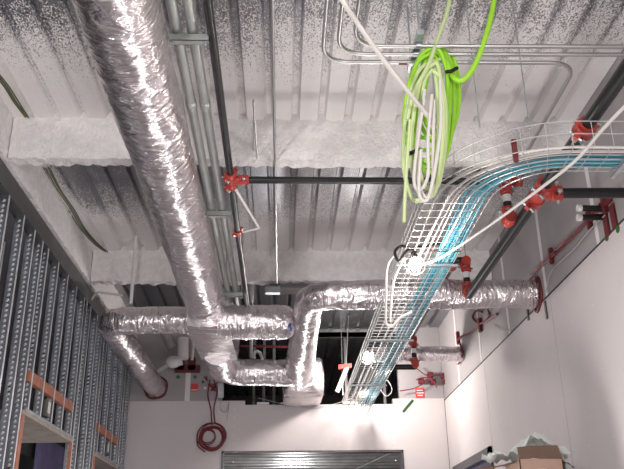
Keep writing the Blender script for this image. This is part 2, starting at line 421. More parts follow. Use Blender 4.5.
# ------------------------------------------------------------------ stud wall
ZS = 3.70
bm = B(); box(bm, (XL - .1, .6, ZS), (XL, 10.98, ZB - .022)); 
tag(obj('top_track', bm, 'galv_dark', smooth=False), 'long dark steel top track above the row of studs on the left wall', 'track')
def stud_mesh(z0, z1, depth=.066, fl=.036, holes=True):
    bm = B(); t_ = .0025
    # web facing the camera, with punched knock-outs
    zs = [z0]
    if holes:
        z = z0 + .45
        while z + .12 < z1: zs += [z, z + .11]; z += .61
    zs.append(z1)
    for i in range(len(zs) - 1):
        a, b = zs[i], zs[i + 1]
        if i % 2 == 0: box(bm, (-depth, 0, a), (0, t_, b))
        else:
            box(bm, (-depth, 0, a), (-depth * .68, t_, b)); box(bm, (-depth * .32, 0, a), (0, t_, b))
    nweb = len(bm.faces)
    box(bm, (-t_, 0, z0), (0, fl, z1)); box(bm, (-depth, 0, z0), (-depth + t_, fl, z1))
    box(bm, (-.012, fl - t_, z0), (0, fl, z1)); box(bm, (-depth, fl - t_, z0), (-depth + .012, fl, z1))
    # raised diagonal dimples down the web
    z = z0 + .03
    while z < z1 - .03:
        for q in (.48,): obox(bm, (-depth * q, -.001, z), (.008, -.008, .007), (.005, .005, 0), (-.002, 0, .005))
        z += .042
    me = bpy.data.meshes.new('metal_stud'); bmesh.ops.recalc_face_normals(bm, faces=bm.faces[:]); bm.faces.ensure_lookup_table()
    for f_ in bm.faces[nweb:]: f_.material_index = 1  # flanges and dimples take the paler, painted-lit steel
    bm.to_mesh(me); bm.free(); me.materials.append(M['stud']); me.materials.append(M['flange_lit']); return me
HZ = 2.235            # top of the door headers
full = stud_mesh(0, ZS); crip = stud_mesh(HZ + .03, ZS)
O1, O2 = (6.52, 8.06), (9.14, 10.40)    # the two rough openings along the wall
ordw = ['first', 'second', 'third', 'fourth', 'fifth', 'sixth', 'seventh', 'eighth', 'ninth', 'tenth']
fy = [5.05, 5.48, 5.86, 6.16, 6.40, 8.10, 8.28, 8.62, 8.90, 9.04, 10.44, 10.62, 10.86]
for i, y_ in enumerate(fy):
    o = bpy.data.objects.new('metal_stud', full); COL.objects.link(o); o.location = (XL - .001, y_, 0)
    if i < 5: lab = 'full-height galvanised stud left of the nearer doorway, %s counting from that doorway' % ordw[4 - i]
    elif i < 10: lab = 'full-height galvanised stud between the two doorways, %s from the nearer doorway' % ordw[i - 5]
    else: lab = 'full-height galvanised stud beyond the farther doorway, %s from the room corner' % ordw[12 - i]
    tag(o, lab, 'stud', 'studs of the left wall')
for (a, b), nm in ((O1, 'nearer'), (O2, 'farther')):
    n = 5 if nm == 'nearer' else 4
    for i in range(n):
        o = bpy.data.objects.new('cripple_stud', crip); COL.objects.link(o); o.location = (XL - .001, a + .06 + (b - a - .14) * i / (n - 1), 0)
        tag(o, 'short galvanised stud above the %s doorway, %s from its near end' % (nm, ordw[i]), 'stud', 'short studs over the doorways')
# second row, behind
for i in range(6):
    y_ = 5.4 + 1.02 * i
    o = bpy.data.objects.new('rear_stud', crip); COL.objects.link(o); o.location = (XL - .34, y_, 0)
    tag(o, 'galvanised stud in the rear row of the left wall, %s from the left edge' % ordw[i], 'stud', 'rear studs')
for (a, b), nm in ((O1, 'nearer'), (O2, 'farther')):
    t = thing('door_header', 'pale wooden header board over the %s doorway in the stud wall' % nm, 'header', (XL - .2, (a + b) / 2, HZ))
    obj('soffit_board', box(B(), (XL - (.55 if nm == 'nearer' else .28), a - .075, HZ - .03), (XL + .004, b + .03, HZ + .0)), 'woodpale', t, False)
    obj('edge_track', box(B(), (XL - .01, a, HZ), (XL + .008, b, HZ + .028)), 'galv', t, False)
    tag(obj('wood_blocking', box(B(), (XL - .05, a + .02, 2.49), (XL - .002, b - .04, 2.58), .003), 'wood', smooth=False), 'reddish wood blocking strip between the short studs above the %s doorway' % nm, 'blocking')
    tag(obj('wooden_jamb', box(B(), (XL - .10, a - .075, 0), (XL + .006, a - .004, HZ - .031), .003), 'wood', smooth=False), 'reddish wooden jamb post on the near side of the %s doorway' % nm, 'jamb')
    tag(obj('wooden_jamb', box(B(), (XL - .022, b + .004, 0), (XL + .006, b + .03, HZ - .031), .003), 'wood', smooth=False), 'thin reddish wooden jamb on the far side of the %s doorway' % nm, 'jamb')
    # junction box on the stud
    q = a + .62
    t = thing('junction_box', 'small grey junction box on the short studs over the %s doorway' % nm, 'electrical box', (XL - .03, q, HZ + .09))
    obj('box_body', box(B(), (XL - .055, q, HZ + .07), (XL - .004, q + .11, HZ + .22), .004), 'galv_dark', t)
    obj('cover_plate', box(B(), (XL - .004, q + .01, HZ + .1), (XL + .003, q + .07, HZ + .2)), 'white', t)
bm = B(); XQ = XL - .68; box(bm, (XQ - .03, at(37, 460, X=XQ).y, 0), (XQ, at(120, 460, X=XQ).y, at(50, 440, X=XQ).z))
tag(obj('purple_board', bm, 'purple', smooth=False), 'purple wallboard seen through the nearer doorway of the stud wall', 'wallboard')

# ------------------------------------------------------------------ foil ducts
ZM = 3.40
pm0, pm1 = at(116.5, 0, Z=ZM), at(205, 300, Z=ZM)
XM = (pm0.x + pm1.x) / 2
t = thing('main_duct', 'large crinkled silver foil duct running from top left towards the far wall', 'duct', (XM, 5, ZM))
obj('duct_body', foil_tube(B(), [(XM, .9, ZM), (XM, 7.5, ZM)], lambda t: .186, 64, .02, .0115, 10, 3), 'foil', t)
obj('end_section', foil_tube(B(), [(XM + .015, 7.38, ZM), (XM + .04, 8.72, ZM)], lambda t: .205 + .015 * min(1, t * 5), 64, .02, .008, 16, 8, .7), 'foil', t)
bm = B()
for y_ in (5.9, 7.4, 7.75): band(bm, (XM, y_, ZM), (0, 1, 0), .2, .03, 48)
# hidden straps only show as slight rings: keep them as one tape part
bm.free()
def firestop(c, axis, r, label):
    t = thing('firestop_ring', label, 'firestop', c)
    bm = B(); c = Vector(c); ax = Vector(axis); u = ax.orthogonal().normalized(); w = ax.cross(u)
    ring = [c + (u * math.cos(a) + w * math.sin(a)) * (r * (1 + .04 * math.sin(a * 5))) for a in (2 * PI * k / 32 for k in range(33))]
    obj('sealant_bead', tube(bm, ring, .015, 8, False), 'darkred', t)
    return t
# left branch, elbow, run to the far wall
ZBR = 3.37
pb = at(140, 320, Z=ZBR); pe = at(107, 321, Z=ZBR)
path = round_path([(XM - .16, pb.y, ZBR), (pe.x, pb.y, ZBR), (pe.x + .02, 11.0, ZBR)], .26, 14)
t = thing('branch_duct', 'foil branch duct leaving the main duct leftward and bending to the far wall', 'duct', (pe.x, pb.y, ZBR))
obj('duct_body', foil_tube(B(), path, lambda t: .135, 52, .02, .014, 12, 21), 'foil', t)
firestop((pe.x + .02, YF - .004, ZBR), (0, 1, 0), .158, 'dark red firestop ring round the left branch duct at the far wall')
# right stub
ZST = 3.27
ps = at(235, 322, Z=ZST); pz = at(294, 323, Z=ZST)
t = thing('stub_duct', 'short round-ended foil duct sticking out right of the main duct', 'duct', (ps.x, ps.y, ZST))
obj('duct_body', foil_tube(B(), [(XM + .12, ps.y, ZST), (pz.x, ps.y, ZST)], lambda t: .165, 56, .018, .014, 12, 31, 0, True), 'foil', t)
bm = B(); 
for k in range(2): box(bm, (pz.x - .05 + .01 * k, ps.y - .17, ZST - .09 - .05 * k), (pz.x - .03 + .01 * k, ps.y - .12, ZST - .06 - .05 * k))
obj('tape_mark', bm, 'bluetape', t, label='blue tape')
# right duct, elbow, run and transition box
ZR = 3.275; YR = at(537, 297, X=XR).y
pel = at(310, 300, Z=ZR)
path = round_path([(XR + .0, YR, ZR), (pel.x, YR, ZR), (pel.x - .05, 10.0, ZR)], .27, 14)
t = thing('elbow_duct', 'foil duct from the right wall that bends away towards the far wall', 'duct', (pel.x, YR, ZR))
obj('duct_body', foil_tube(B(), path, lambda t: .122 + .05 * max(0, (t - .4) / .6), 52, .02, .014, 13, 41), 'foil', t)
pbx = at(306.5, 378, Z=ZR)
obj('transition_box', foil_tube(B(), [(pel.x - .03, 9.75, ZR), (pel.x + .03, 10.2, ZR + .05), (pel.x + .03, 10.95, ZR + .085)], lambda t: .17 + .105 * min(1, t * 2.6), 52, .02, .009, 9, 47, .75), 'foil', t)
bm = B(); tube(bm, [(pel.x - .27, 10.55, ZR - .22), (pel.x + .15, 10.55, ZR - .20)], .006, 6); obj('tie_strap', bm, 'white', t)
firestop((XR - .004, YR, ZR), (1, 0, 0), .15, 'dark red firestop ring round the foil duct at the right wall')
# low cross branch
ZC = 3.26; yc = at(270, 372, Z=ZC).y
path = round_path([(XM + .02, 8.6, ZC), (XM + .02, yc, ZC), (pel.x - .1, yc, ZC - .01)], .3, 12)
t = thing('cross_duct', 'foil duct crossing from under the main duct end to the foil transition box', 'duct', (0, yc, ZC))
obj('duct_body', foil_tube(B(), path, lambda t: .155, 52, .02, .015, 12, 61), 'foil', t)
# far right small duct
zc = 3.50; yc2 = 9.69
t = thing('small_duct', 'smooth silver duct low behind the red pipe fittings, entering the right wall', 'duct', (1.9, yc2, zc))
obj('duct_body', foil_tube(B(), [(1.15, yc2, zc), (XR, yc2, zc)], lambda t: .095, 40, .02, .005, 10, 71), 'foil', t)

# ------------------------------------------------------------------ sprinkler pipes
def coupling(bm, c, axis, r):
    """grooved coupling: two half shells with bolt lugs"""
    c = Vector(c); ax = Vector(axis).normalized(); u = ax.orthogonal().normalized(); w = ax.cross(u)
    tube(bm, [c - ax * .035, c - ax * .028, c - ax * .012, c + ax * .012, c + ax * .028, c + ax * .035], [r * 1.25, r * 1.5, r * 1.38, r * 1.38, r * 1.5, r * 1.25], 20)
    for s in (-1, 1):
        obox(bm, c + u * s * r * 1.75, u * r * .55, ax * .022, w * r * .42)
def coupling_part(parent, c, axis, r):
    bm = B(); c = Vector(c); ax = Vector(axis).normalized(); u = ax.orthogonal().normalized(); w = ax.cross(u)
    coupling(bm, c, axis, r); o = obj('coupling', bm, 'red', parent)
    for s in (-1, 1):
        bm = B(); cyl(bm, c + u * s * r * 1.85, w, r * .26, r * 2.3, 8); cyl(bm, c + u * s * r * 1.85 + w * r * 1.1, w, r * .42, r * .4, 6)
        obj('bolt', bm, 'galv', o)
    return o
def pipe(name, label, pts, r, group=None):
    t = thing(name, label, 'pipe', pts[0])
    obj('pipe_run', tube(B(), pts, r, 20), 'black', t)
    return t
ZP1 = 3.53; RP = .026
pt = at(231, 180, Z=ZP1)
t = pipe('sprinkler_pipe', 'black sprinkler pipe running away beside the paired grey conduits', [(pt.x, .9, ZP1), (pt.x, 7.25, ZP1), (pt.x, 8.06, ZP1)], .024)
pcr = at(514, 182, Z=ZP1)
yX = pt.y
t2 = thing('tee_fitting', 'red tee fitting joining two black pipes left of centre', 'pipe fitting', (pt.x, yX, ZP1))
bm = B(); c = Vector((pt.x, yX, ZP1))
tube(bm, [c - Vector((0, .07, 0)), c + Vector((0, .07, 0))], RP * 1.3, 18); tube(bm, [c, c + Vector((.085, 0, 0))], RP * 1.3, 18); obj('tee_body', bm, 'red', t2)
for dv, ax in (((0, -.075, 0), (0, 1, 0)), ((0, .075, 0), (0, 1, 0)), ((.09, 0, 0), (1, 0, 0))):
    coupling_part(t2, c + Vector(dv), ax, RP)
xr_ = pcr.x
pipe('cross_main', 'horizontal black sprinkler pipe crossing the room at mid height of photo', [(pt.x + .1, yX, ZP1), (xr_, yX, ZP1)], RP)
# right main
ZP2 = 3.21; R2 = .038
pA = at(545, 193, Z=ZP2); pE = at(465, 295, Z=ZP2); XP2 = (pA.x + pE.x) / 2; yE = pE.y
t = pipe('sprinkler_main', 'thick black sprinkler main slanting from top right corner down to the foil duct', [(XP2, .8, ZP2), (XP2, yE, ZP2)], R2)
def riser(px_c, py_lo, X, label, zlo=ZP2, zhi=ZP1, Y=None):
    p = Vector((X, Y if Y else at(px_c, py_lo, Z=zlo).y, zlo))
    t = thing('riser_nipple', label, 'pipe', p)
    obj('pipe_run', tube(B(), [p, p + Vector((0, 0, zhi - zlo))], .030, 18), 'black', t)
    bm = B(); cyl(bm, p + Vector((0, 0, (zhi - zlo) * .55)), (0, 0, 1), .0312, .055, 18); obj('pipe_label', bm, 'label', t, label='white paper label')
    for z_, sg in ((.02, 1), (zhi - zlo - .02, -1)):
        bm = B(); cc = p + Vector((0, 0, z_)); bmesh.ops.create_uvsphere(bm, u_segments=16, v_segments=10, radius=.05, matrix=Matrix.Translation(cc))
        cyl(bm, cc, (0, 1, 0), .042, .11, 16); e = obj('elbow_fitting', bm, 'red', t, label='red elbow')
        coupling_part(t, cc + Vector((0, 0, .055 * sg)), (0, 0, 1), .03)
    return p
p1 = at(516, 222, Z=ZP2)
riser(0, 0, XP2 - .07, 'short upright black pipe with red elbows nearest, just below the tray bend', Y=p1.y)
riser(0, 0, XP2 - .01, 'short upright black pipe with red elbows in front of the foil duct', Y=yE - .02)
X3 = at(413, 338, Z=ZP1).x; Y3 = at(413, 338, Z=ZP1).y
riser(0, 0, X3 + .0, 'farthest short upright black pipe with red elbows, below the wire tray', zlo=at(414, 367, Y=Y3).z, Y=Y3)
# upper run hidden beside the tray
xq = at(452, 266, Z=ZP1).x
pth = round_path([(XP2 - .01, yE - .02, ZP1), (xq, yE - .02, ZP1), (xq, Y3, ZP1), (X3, Y3, ZP1)], .04, 5)
t = pipe('upper_pipe', 'black pipe behind the wire tray going from the elbow riser to the far fittings', pth, .028)
coupling_part(t, (xq, yE + .12, ZP1), (0, 1, 0), .03)
zl = at(414, 367, Y=Y3).z
pipe('low_pipe', 'short horizontal black pipe near the far wall, left of the lowest red elbow', [(X3, Y3, zl), (at(372, 369, Y=Y3).x, Y3, zl)], .032)
pth = round_path([(xr_, yX, ZP1), (XP2 - .07, yX, ZP1), (XP2 - .07, p1.y, ZP1)], .03, 4)
t = pipe('link_pipe', 'short black link pipe with red coupling above the tray bend', pth, .027)
coupling_part(t, (xr_ + .02, yX, ZP1), (1, 0, 0), .028)
# tee on the right main and its branch
cT = Vector((XP2, pA.y, ZP2))
t2 = thing('tee_fitting', 'large red tee fitting on the thick black main at right', 'pipe fitting', cT)
bm = B(); tube(bm, [cT - Vector((0, .1, 0)), cT + Vector((0, .1, 0))], R2 * 1.25, 20); tube(bm, [cT, cT + Vector((.1, 0, 0))], R2 * 1.2, 20); obj('tee_body', bm, 'red', t2)
for dv, ax in (((0, -.1, 0), (0, 1, 0)), ((0, .1, 0), (0, 1, 0)), ((.1, 0, 0), (1, 0, 0))):
    coupling_part(t2, cT + Vector(dv), ax, R2)
pipe('branch_pipe', 'black branch pipe from the large red tee into the right wall', [cT + Vector((.11, 0, 0)), (XR + .06, cT.y, ZP2 + .004)], .034)
bm = B(); cyl(bm, at(603, 189, Y=cT.y), (1, 0, 0), .037, .02, 20); 
t2 = thing('pipe_clamp', 'red coupling on the thick black main beyond the tray at upper right', 'pipe fitting', at(586, 127, Z=ZP2))
yk = at(584, 129, Z=ZP2).y
bm.free(); coupling_part(t2, (XP2, yk, ZP2), (0, 1, 0), R2 * 1.05)
bm = B(); cyl(bm, (XP2, yk - .05, ZP2), (0, 1, 0), R2 * 1.3, .03, 18); obj('collar', bm, 'red', t2)
bm = B(); pk = at(590, 151, Z=ZP2); obox(bm, (XP2 - .06, at(575, 158, Z=ZP2).y, ZP2 - .01), (.05, 0, 0), (0, .05, 0), (0, 0, .04)); bm.free()
# sway brace on left pipe
pb0 = at(236, 190, Z=ZP1 - .03); pb1 = at(259, 228, Z=ZP1 + .12); pb2 = at(243, 232, Z=ZP1)
t = thing('sway_brace', 'angled pale brace clipped below the red tee left of centre', 'brace', pb0)
obj('brace_rod', tube(B(), [pb0, pb1], .012, 10), 'white', t); obj('brace_rod', tube(B(), [pb1, pb2], .009, 10), 'white', t)
bm = B(); coupling(bm, (pt.x, pb2.y, ZP1), (0, 1, 0), .022); obj('clamp', bm, 'red', t)

# ------------------------------------------------------------------ conduits
ZG = 3.56
for px, lb in ((171, 'left one of two parallel grey-green conduits beside the foil main duct'), (188, 'right one of two parallel grey-green conduits, next to the black pipe')):
    x_ = at(px, 0, Z=ZG).x
    t = thing('large_conduit', lb, 'conduit', (x_, 5, ZG))
    obj('conduit_run', tube(B(), [(x_, .9, ZG), (x_, 8.06, ZG)], .029, 18), 'greenpipe', t)
    y_ = at(px + 18, 104, Z=ZG).y
    bm = B(); tube(bm, [(x_, y_ - .04, ZG), (x_, y_ - .035, ZG), (x_, y_ + .035, ZG), (x_, y_ + .04, ZG)], [.030, .033, .033, .030], 18); obj('coupling_sleeve', bm, 'greenpipe', t)
def trapeze(px0, px1, py, label):
    z_ = ZG - .033; a, b = at(px0, py, Z=z_), at(px1, py, Z=z_)
    t = thing('trapeze_hanger', label, 'hanger', ((a.x + b.x) / 2, a.y, z_))
    bm = B(); box(bm, (a.x, a.y - .02, z_ - .04), (b.x, a.y + .02, z_ - .037)); box(bm, (a.x, a.y - .02, z_ - .04), (b.x, a.y - .017, z_)); box(bm, (a.x, a.y + .017, z_ - .04), (b.x, a.y + .02, z_))
    obj('strut_channel', bm, 'greenpipe', t, False)
    for x_ in (a.x + .015, b.x - .015):
        obj('threaded_rod', tube(B(), [(x_, a.y, z_ - .06), (x_, a.y, ZD + .02)], .006, 6), 'galv', t)
        bm = B(); cyl(bm, (x_, a.y, z_ - .047), (0, 0, 1), .014, .012, 6); obj('nut', bm, 'galv', t)
trapeze(169, 209, 36, 'steel trapeze hanger under the paired conduits at the top of the photo')
trapeze(202, 231, 212, 'steel trapeze hanger under the paired conduits level with the pale brace')
trapeze(224, 243, 293, 'farthest steel trapeze hanger, above the round-ended foil stub')
# thin straight conduit and rod beside it
xk = at(272.5, 0, Z=4.0 - .13).x
t = thing('thin_conduit', 'straight thin silver conduit running away at the centre under the deck', 'conduit', (xk, 4, 3.87))
obj('conduit_run', tube(B(), [(xk, .9, 3.87), (xk, 8.25, 3.86)], .0105, 10), 'emt', t)
xk = at(251, 60, Z=3.84).x
t = thing('thin_conduit', 'thinner grey conduit just left of the central silver conduit', 'conduit', (xk, 4, 3.84))
obj('conduit_run', tube(B(), [(xk, 4.35, 3.84), (xk, 5.25, 3.90)], .007, 8), 'emt', t)
# three bent conduits
ZE = 3.75
emts = [((319, 62, 'lowest'), 0), ((334, 54, 'middle'), 1), ((350, 46, 'uppermost'), 2)]
for (px, py, w), k in emts:
    c = at(px + 3, py, Z=ZE); 
    pts = [(c.x, .9, ZE), (c.x, c.y, ZE)]
    if k == 0:
        e = at(574, 69, Z=ZE); pts += [(e.x, c.y - .02, ZE), (e.x + .02, 5.34, ZE)]
    else: pts += [(2.32, c.y - .03, ZE)]
    t = thing('bent_conduit', '%s of the three bent silver conduits at upper right' % w, 'conduit', (c.x, c.y, ZE), 'bent conduits')
    obj('conduit_run', tube(B(), round_path(pts, .17, 10), .0125, 10), 'emt', t)
    if k == 0:
        bm = B(); cyl(bm, (at(403, 62, Z=ZE).x, c.y - .003, ZE), (1, 0, 0), .0145, .05, 12); obj('colour_band', bm, 'darkred', t, label='dark red band')
# strut with clamps where the coil hangs
c = at(416, 55, Z=ZE)
t = thing('conduit_hanger', 'steel strut with clamps holding the three bent conduits above the green coil', 'hanger', (c.x, c.y, ZE))
obj('strut_channel', box(B(), (c.x - .02, c.y - .17, ZE + .015), (c.x + .02, c.y + .2, ZE + .05)), 'galv', t, False)
for dy in (-.14, .15): obj('threaded_rod', tube(B(), [(c.x, c.y + dy, ZE), (c.x, c.y + dy, ZD + .02)], .006, 6), 'galv', t)
for (px, py, w), k in emts:
    y_ = at(px + 3, py, Z=ZE).y
    bm = B(); cyl(bm, (c.x, y_ - .01, ZE), (1, 0, 0), .018, .03, 12); obj('clamp', bm, 'galv', t)
# loose hanger rods from the deck
rods = [(395, 100, 402, 165, 4.9), (218, 0, 0, 0, 0)]
def rod(px, ptop, pbot, Y, lab, r=.004, m_='galv'):
    b = at(px, pbot, Y=Y); 
    tag(obj('hanger_rod', tube(B(), [(b.x, Y, b.z), (b.x, Y, ZD + .03)], r, 6), m_), lab, 'rod', 'hanger rods')
rod(480, 0, 128, 3.64, 'thin hanger rod dropping to the tray near its bend at right', .004)
rod(440, 0, 160, 4.4, 'thin hanger rod dropping beside the green coil to the tray')
rod(253, 0, 150, 5.2, 'thin hanger rod left of the central thin conduit')
rod(343, 0, 395, 10.6, 'thin hanger rod near the far end of the tray')
rod(466, 0, 262, 6.45, 'thin hanger rod above the red elbow at the foil duct')
rod(530, 0, 128, 3.64, 'thin hanger rod dropping to the tray right of its bend')
# hanger pipe on the left
ph = at(133, 303, Y=pb.y); pt_ = at(133, 240, Y=pb.y)
t = thing('hanger_pipe', 'thin pale grey upright pipe above the left branch duct', 'pipe', ph)
obj('pipe_run', tube(B(), [(ph.x, 7.62, ZBR + .14), (ph.x, 7.62, ZD + .02)], .018, 12), 'white', t)
# bent white stub on the left wall top
a = at(91, 300, X=XL - .01); 
pts = round_path([a, a + Vector((.08, -.1, .06)), a + Vector((.36, -.1, .02))], .05, 6)
tag(obj('bent_tube', tube(B(), pts, .013, 8), 'white'), 'short bent white tube poking out at the top of the stud wall', 'tube')
# plate with bracket and orange mark at centre
pp = at(305, 281, Z=ZB - .02)
t = thing('mounting_plate', 'flat grey plate under the far white beam, near the orange paint mark', 'plate', (pp.x, 8.2, ZB - .02))
obj('plate', box(B(), (at(270, 282, Z=3.86).x, 8.06, ZB - .055), (at(343, 282, Z=3.86).x, 8.3, ZB - .015), .004), 'galv_dark', t)
obj('bracket', box(B(), (at(268, 284, Z=3.86).x - .03, 8.03, ZB - .12), (at(280, 284, Z=3.86).x, 8.12, ZB - .05), .004), 'galv', t)
po = at(298, 271, Y=8.085)
bm = B(); vs = []
for k in range(14):
    a = 2 * PI * k / 14; r_ = .035 + .02 * random.random(); vs.append(bm.verts.new((po.x + math.cos(a) * r_ * 1.2, 8.062, po.z + math.sin(a) * r_)))
f_ = bm.faces.new(vs); r_ = bmesh.ops.extrude_face_region(bm, geom=[f_])
for v in r_['geom']:
    if isinstance(v, bmesh.types.BMVert): v.co.y += .04
tag(obj('paint_mark', bm, 'orange', smooth=False), 'bright orange paint splash on the far white beam', 'paint mark')

# ------------------------------------------------------------------ cable tray
ZT0 = 3.005; SH = .11
xa, xb = at(346, 400, Z=ZT0).x, at(375, 400, Z=ZT0).x
XC = (xa + xb) / 2; HW = (xb - xa) / 2
YN = at(560, 146, Z=ZT0).y + HW * .72; RB = .52
def tray_pt(s, off, z):
    """s = distance along the centre line from the right wall; off>0 = inside of the bend"""
    l1 = XR - .0 - (XC + RB); la = RB * PI / 2
    q = min(1, max(0, (s - l1) / la)); q = q * q * (3 - 2 * q)
    off *= .72 + .28 * q; z *= 1.35 - .35 * q
    if s < l1: return Vector((XR - s, YN + off, ZT0 + z))
    if s < l1 + la:
        a = (s - l1) / RB; r_ = RB - off; return Vector((XC + RB - r_ * math.sin(a), YN + RB - r_ * math.cos(a), ZT0 + z))
    return Vector((XC + off, YN + RB + (s - l1 - la), ZT0 + z))
STOT = (XR - XC - RB) + RB * PI / 2 + (10.74 - YN - RB)
def tray_line(off, z, s0=0.0, s1=None):
    s1 = s1 or STOT; n = int((s1 - s0) / .06); return [tray_pt(s0 + (s1 - s0) * i / n, off, z) for i in range(n + 1)]
t = thing('wire_cable_tray', 'long wire basket cable tray bending from the right wall to the far wall', 'cable tray', (XC, 5, ZT0))
WR = .0036
for sg, nm in ((-1, 'outer'), (1, 'inner')):
    bm = B()
    for z_ in (SH * .5, SH): tube(bm, tray_line(sg * HW, z_), WR, 6)
    obj('side_rail', bm, 'wire', t)
bm = B()
for k in range(7): tube(bm, tray_line(-HW + 2 * HW * k / 6, 0), WR * .85, 6)
obj('bottom_wire', bm, 'wire', t)
n = int(STOT / .1)
bm = B()
for i in range(n + 1):
    s = STOT * i / n
    tube(bm, [tray_pt(s, -HW, SH), tray_pt(s, -HW, 0) - Vector((0, 0, .006)), tray_pt(s, HW, 0) - Vector((0, 0, .006)), tray_pt(s, HW, SH)], WR * .66, 5)
obj('cross_wire', bm, 'wire', t)
for s in (.5, 2.6, 4.6, 6.6):
    bm = B(); c0 = tray_pt(s, -HW - .03, -.02); c1 = tray_pt(s, HW + .03, -.02)
    d = (c1 - c0).normalized(); obox(bm, (c0 + c1) / 2, (c1 - c0) / 2, Vector((0, 0, 1)).cross(d) * .012, (0, 0, .008)); obj('support_bar', bm, 'galv', t, False)
# cables inside
r_c = .0068
for k in range(10):
    off0 = HW * .30 + (HW * .62) * (k % 5) / 4; z0 = .014 + .016 * (k // 5); ph = random.uniform(0, 6)
    n = 70; pts = []
    for i in range(n + 1):
        s = .02 + (STOT - .15) * i / n
        pts.append(tray_pt(s, off0 + .010 * math.sin(s * 1.7 + ph), z0 + .005 * math.sin(s * 2.9 + ph * 2)))
    tag(obj('data_cable', tube(B(), smooth_path(pts, 2), r_c, 7), 'blue' if k % 3 else 'blue2'), 'cyan data cable lying in the bundle inside the wire tray', 'cable', 'cyan data cables in the tray')
for k, (of, z0, mt_, rr, lab) in enumerate([(-.3, .016, 'whitecable', .008, 'white cable lying left of the cyan bundle in the tray'), (-.05, .018, 'greycable', .007, 'grey cable lying against the cyan bundle in the tray'), (-.6, .014, 'whitecable', .006, 'white cable along the outer edge of the tray'), (.95, .045, 'darkgreen', .006, 'dark green cable on the inner edge of the tray'), (.55, .055, 'greycable', .006, 'grey cable lying on top of the cyan bundle in the tray'), (.75, .052, 'redcable', .005, 'thin dark red cable on top of the cyan bundle in the tray')]):
    pts = [tray_pt(.02 + (STOT - .3) * i / 60, HW * of + .012 * math.sin(i * .23 + k), z0 + .004 * math.sin(i * .4)) for i in range(61)]
    tag(obj('tray_cable', tube(B(), smooth_path(pts, 2), rr, 6), mt_), lab, 'cable')
for s_, lb in ((.62, 'dark red upright tag strap on the cable tray near its bend'),):
    p_ = at(516, 160, Z=ZT0 - .02)
    tag(obj('tag_strap', box(B(), (p_.x - .012, p_.y - .01, ZT0 - .03), (p_.x + .012, p_.y + .01, ZT0 + .10)), 'darkred', smooth=False), lb, 'strap')
tag(obj('cable_tie', tube(B(), [tray_pt(2.35, o_, z_) for o_, z_ in ((-HW * .1, -.01), (HW, -.012), (HW * 1.04, .06), (-HW * .1, .06), (-HW * .1, -.01))], .005, 6), 'darkred'), 'dark red tie round the cyan bundle just after the tray bend', 'cable tie')
# loose white wires hanging at the far tray end
for k, (pp_, lb) in enumerate([([(352, 398), (358, 408), (365, 415), (372, 402)], 'thin grey wire looping down the far wall below the tray end'), ([(376, 392), (386, 380), (392, 390), (386, 396), (378, 386)], 'loose white wire loop right of the tray end'), ([(258, 398), (300, 407), (330, 405), (352, 398)], 'thin sagging wire along the top of the far drywall')]):
    Yw = 10.95 if k != 1 else 10.8
    tag(obj('loose_wire', tube(B(), smooth_path([at(*q, Y=Yw) for q in pp_], 8), .004, 6), 'whitecable' if k == 1 else 'greycable'), lb, 'wire')

# ------------------------------------------------------------------ green coil
YC = at(416, 55, Z=ZE).y - .02
def gp(px, py, dy=0): return at(px, py, Y=YC + dy)
t = thing('cable_coil', 'bright lime green coil of cable hanging from the conduits', 'cable coil', gp(432, 60))
k = 0
for top, bl, br, bot, dy, m_ in [((437, 45), 407, 448, 150, -.02, 'green'), ((434, 47), 410, 445, 138, -.05, 'green'), ((440, 48), 413, 452, 165, .0, 'green'), ((436, 51), 416, 447, 172, -.03, 'green'), ((431, 53), 405, 440, 160, -.06, 'green'), ((444, 50), 420, 457, 142, .03, 'green'), ((442, 54), 424, 454, 135, .02, 'green'),
                                  ((433, 60), 404, 436, 200, -.07, 'palegreen'), ((432, 70), 418, 444, 188, -.08, 'palegreen'), ((436, 62), 412, 441, 196, -.09, 'palegreen')]:
    tx, ty = top; h = bot - ty
    pts = [gp(tx, ty, dy), gp(tx - (tx - bl) * .55, ty + h * .10, dy - .01), gp(bl + 2, ty + h * .38, dy - .02), gp(bl - 1, ty + h * .72, dy - .01), gp(bl + (br - bl) * .22, bot - 4, dy), gp((bl + br) / 2, bot, dy), gp(br - (br - bl) * .2, bot - 5, dy + .01), gp(br + 1, ty + h * .66, dy + .02), gp(br + 2, ty + h * .33, dy + .02), gp(tx + (br - tx) * .7, ty + h * .08, dy + .01)]
    P = smooth_path(pts + [pts[0]], 8)
    obj('coil_loop', tube(B(), P, .0115, 8), m_, t)
obj('lead', tube(B(), smooth_path([gp(452, -14, .0), gp(447, 12, -.02), gp(438, 38, -.05), gp(428, 66, -.1), gp(414, 92, -.11), gp(407, 120, -.1)], 8), .0125, 8), 'palegreen', t)
obj('lead', tube(B(), smooth_path([gp(496, -14, -.06), gp(492, 12, -.06), gp(484, 42, -.07), gp(474, 67, -.06), gp(463, 80, -.05), gp(454, 78, -.04), gp(446, 62, -.02), gp(438, 50, 0)], 8), .016, 9), 'green', t)
for (a, b, dy) in (((446, 72), (457, 68), -.08), ((407, 154), (418, 149), -.11)):
    obj('tie', tube(B(), [gp(*a, dy), gp((a[0] + b[0]) / 2, (a[1] + b[1]) / 2 + 1, dy - .02), gp(*b, dy)], .011, 8), 'black', t)
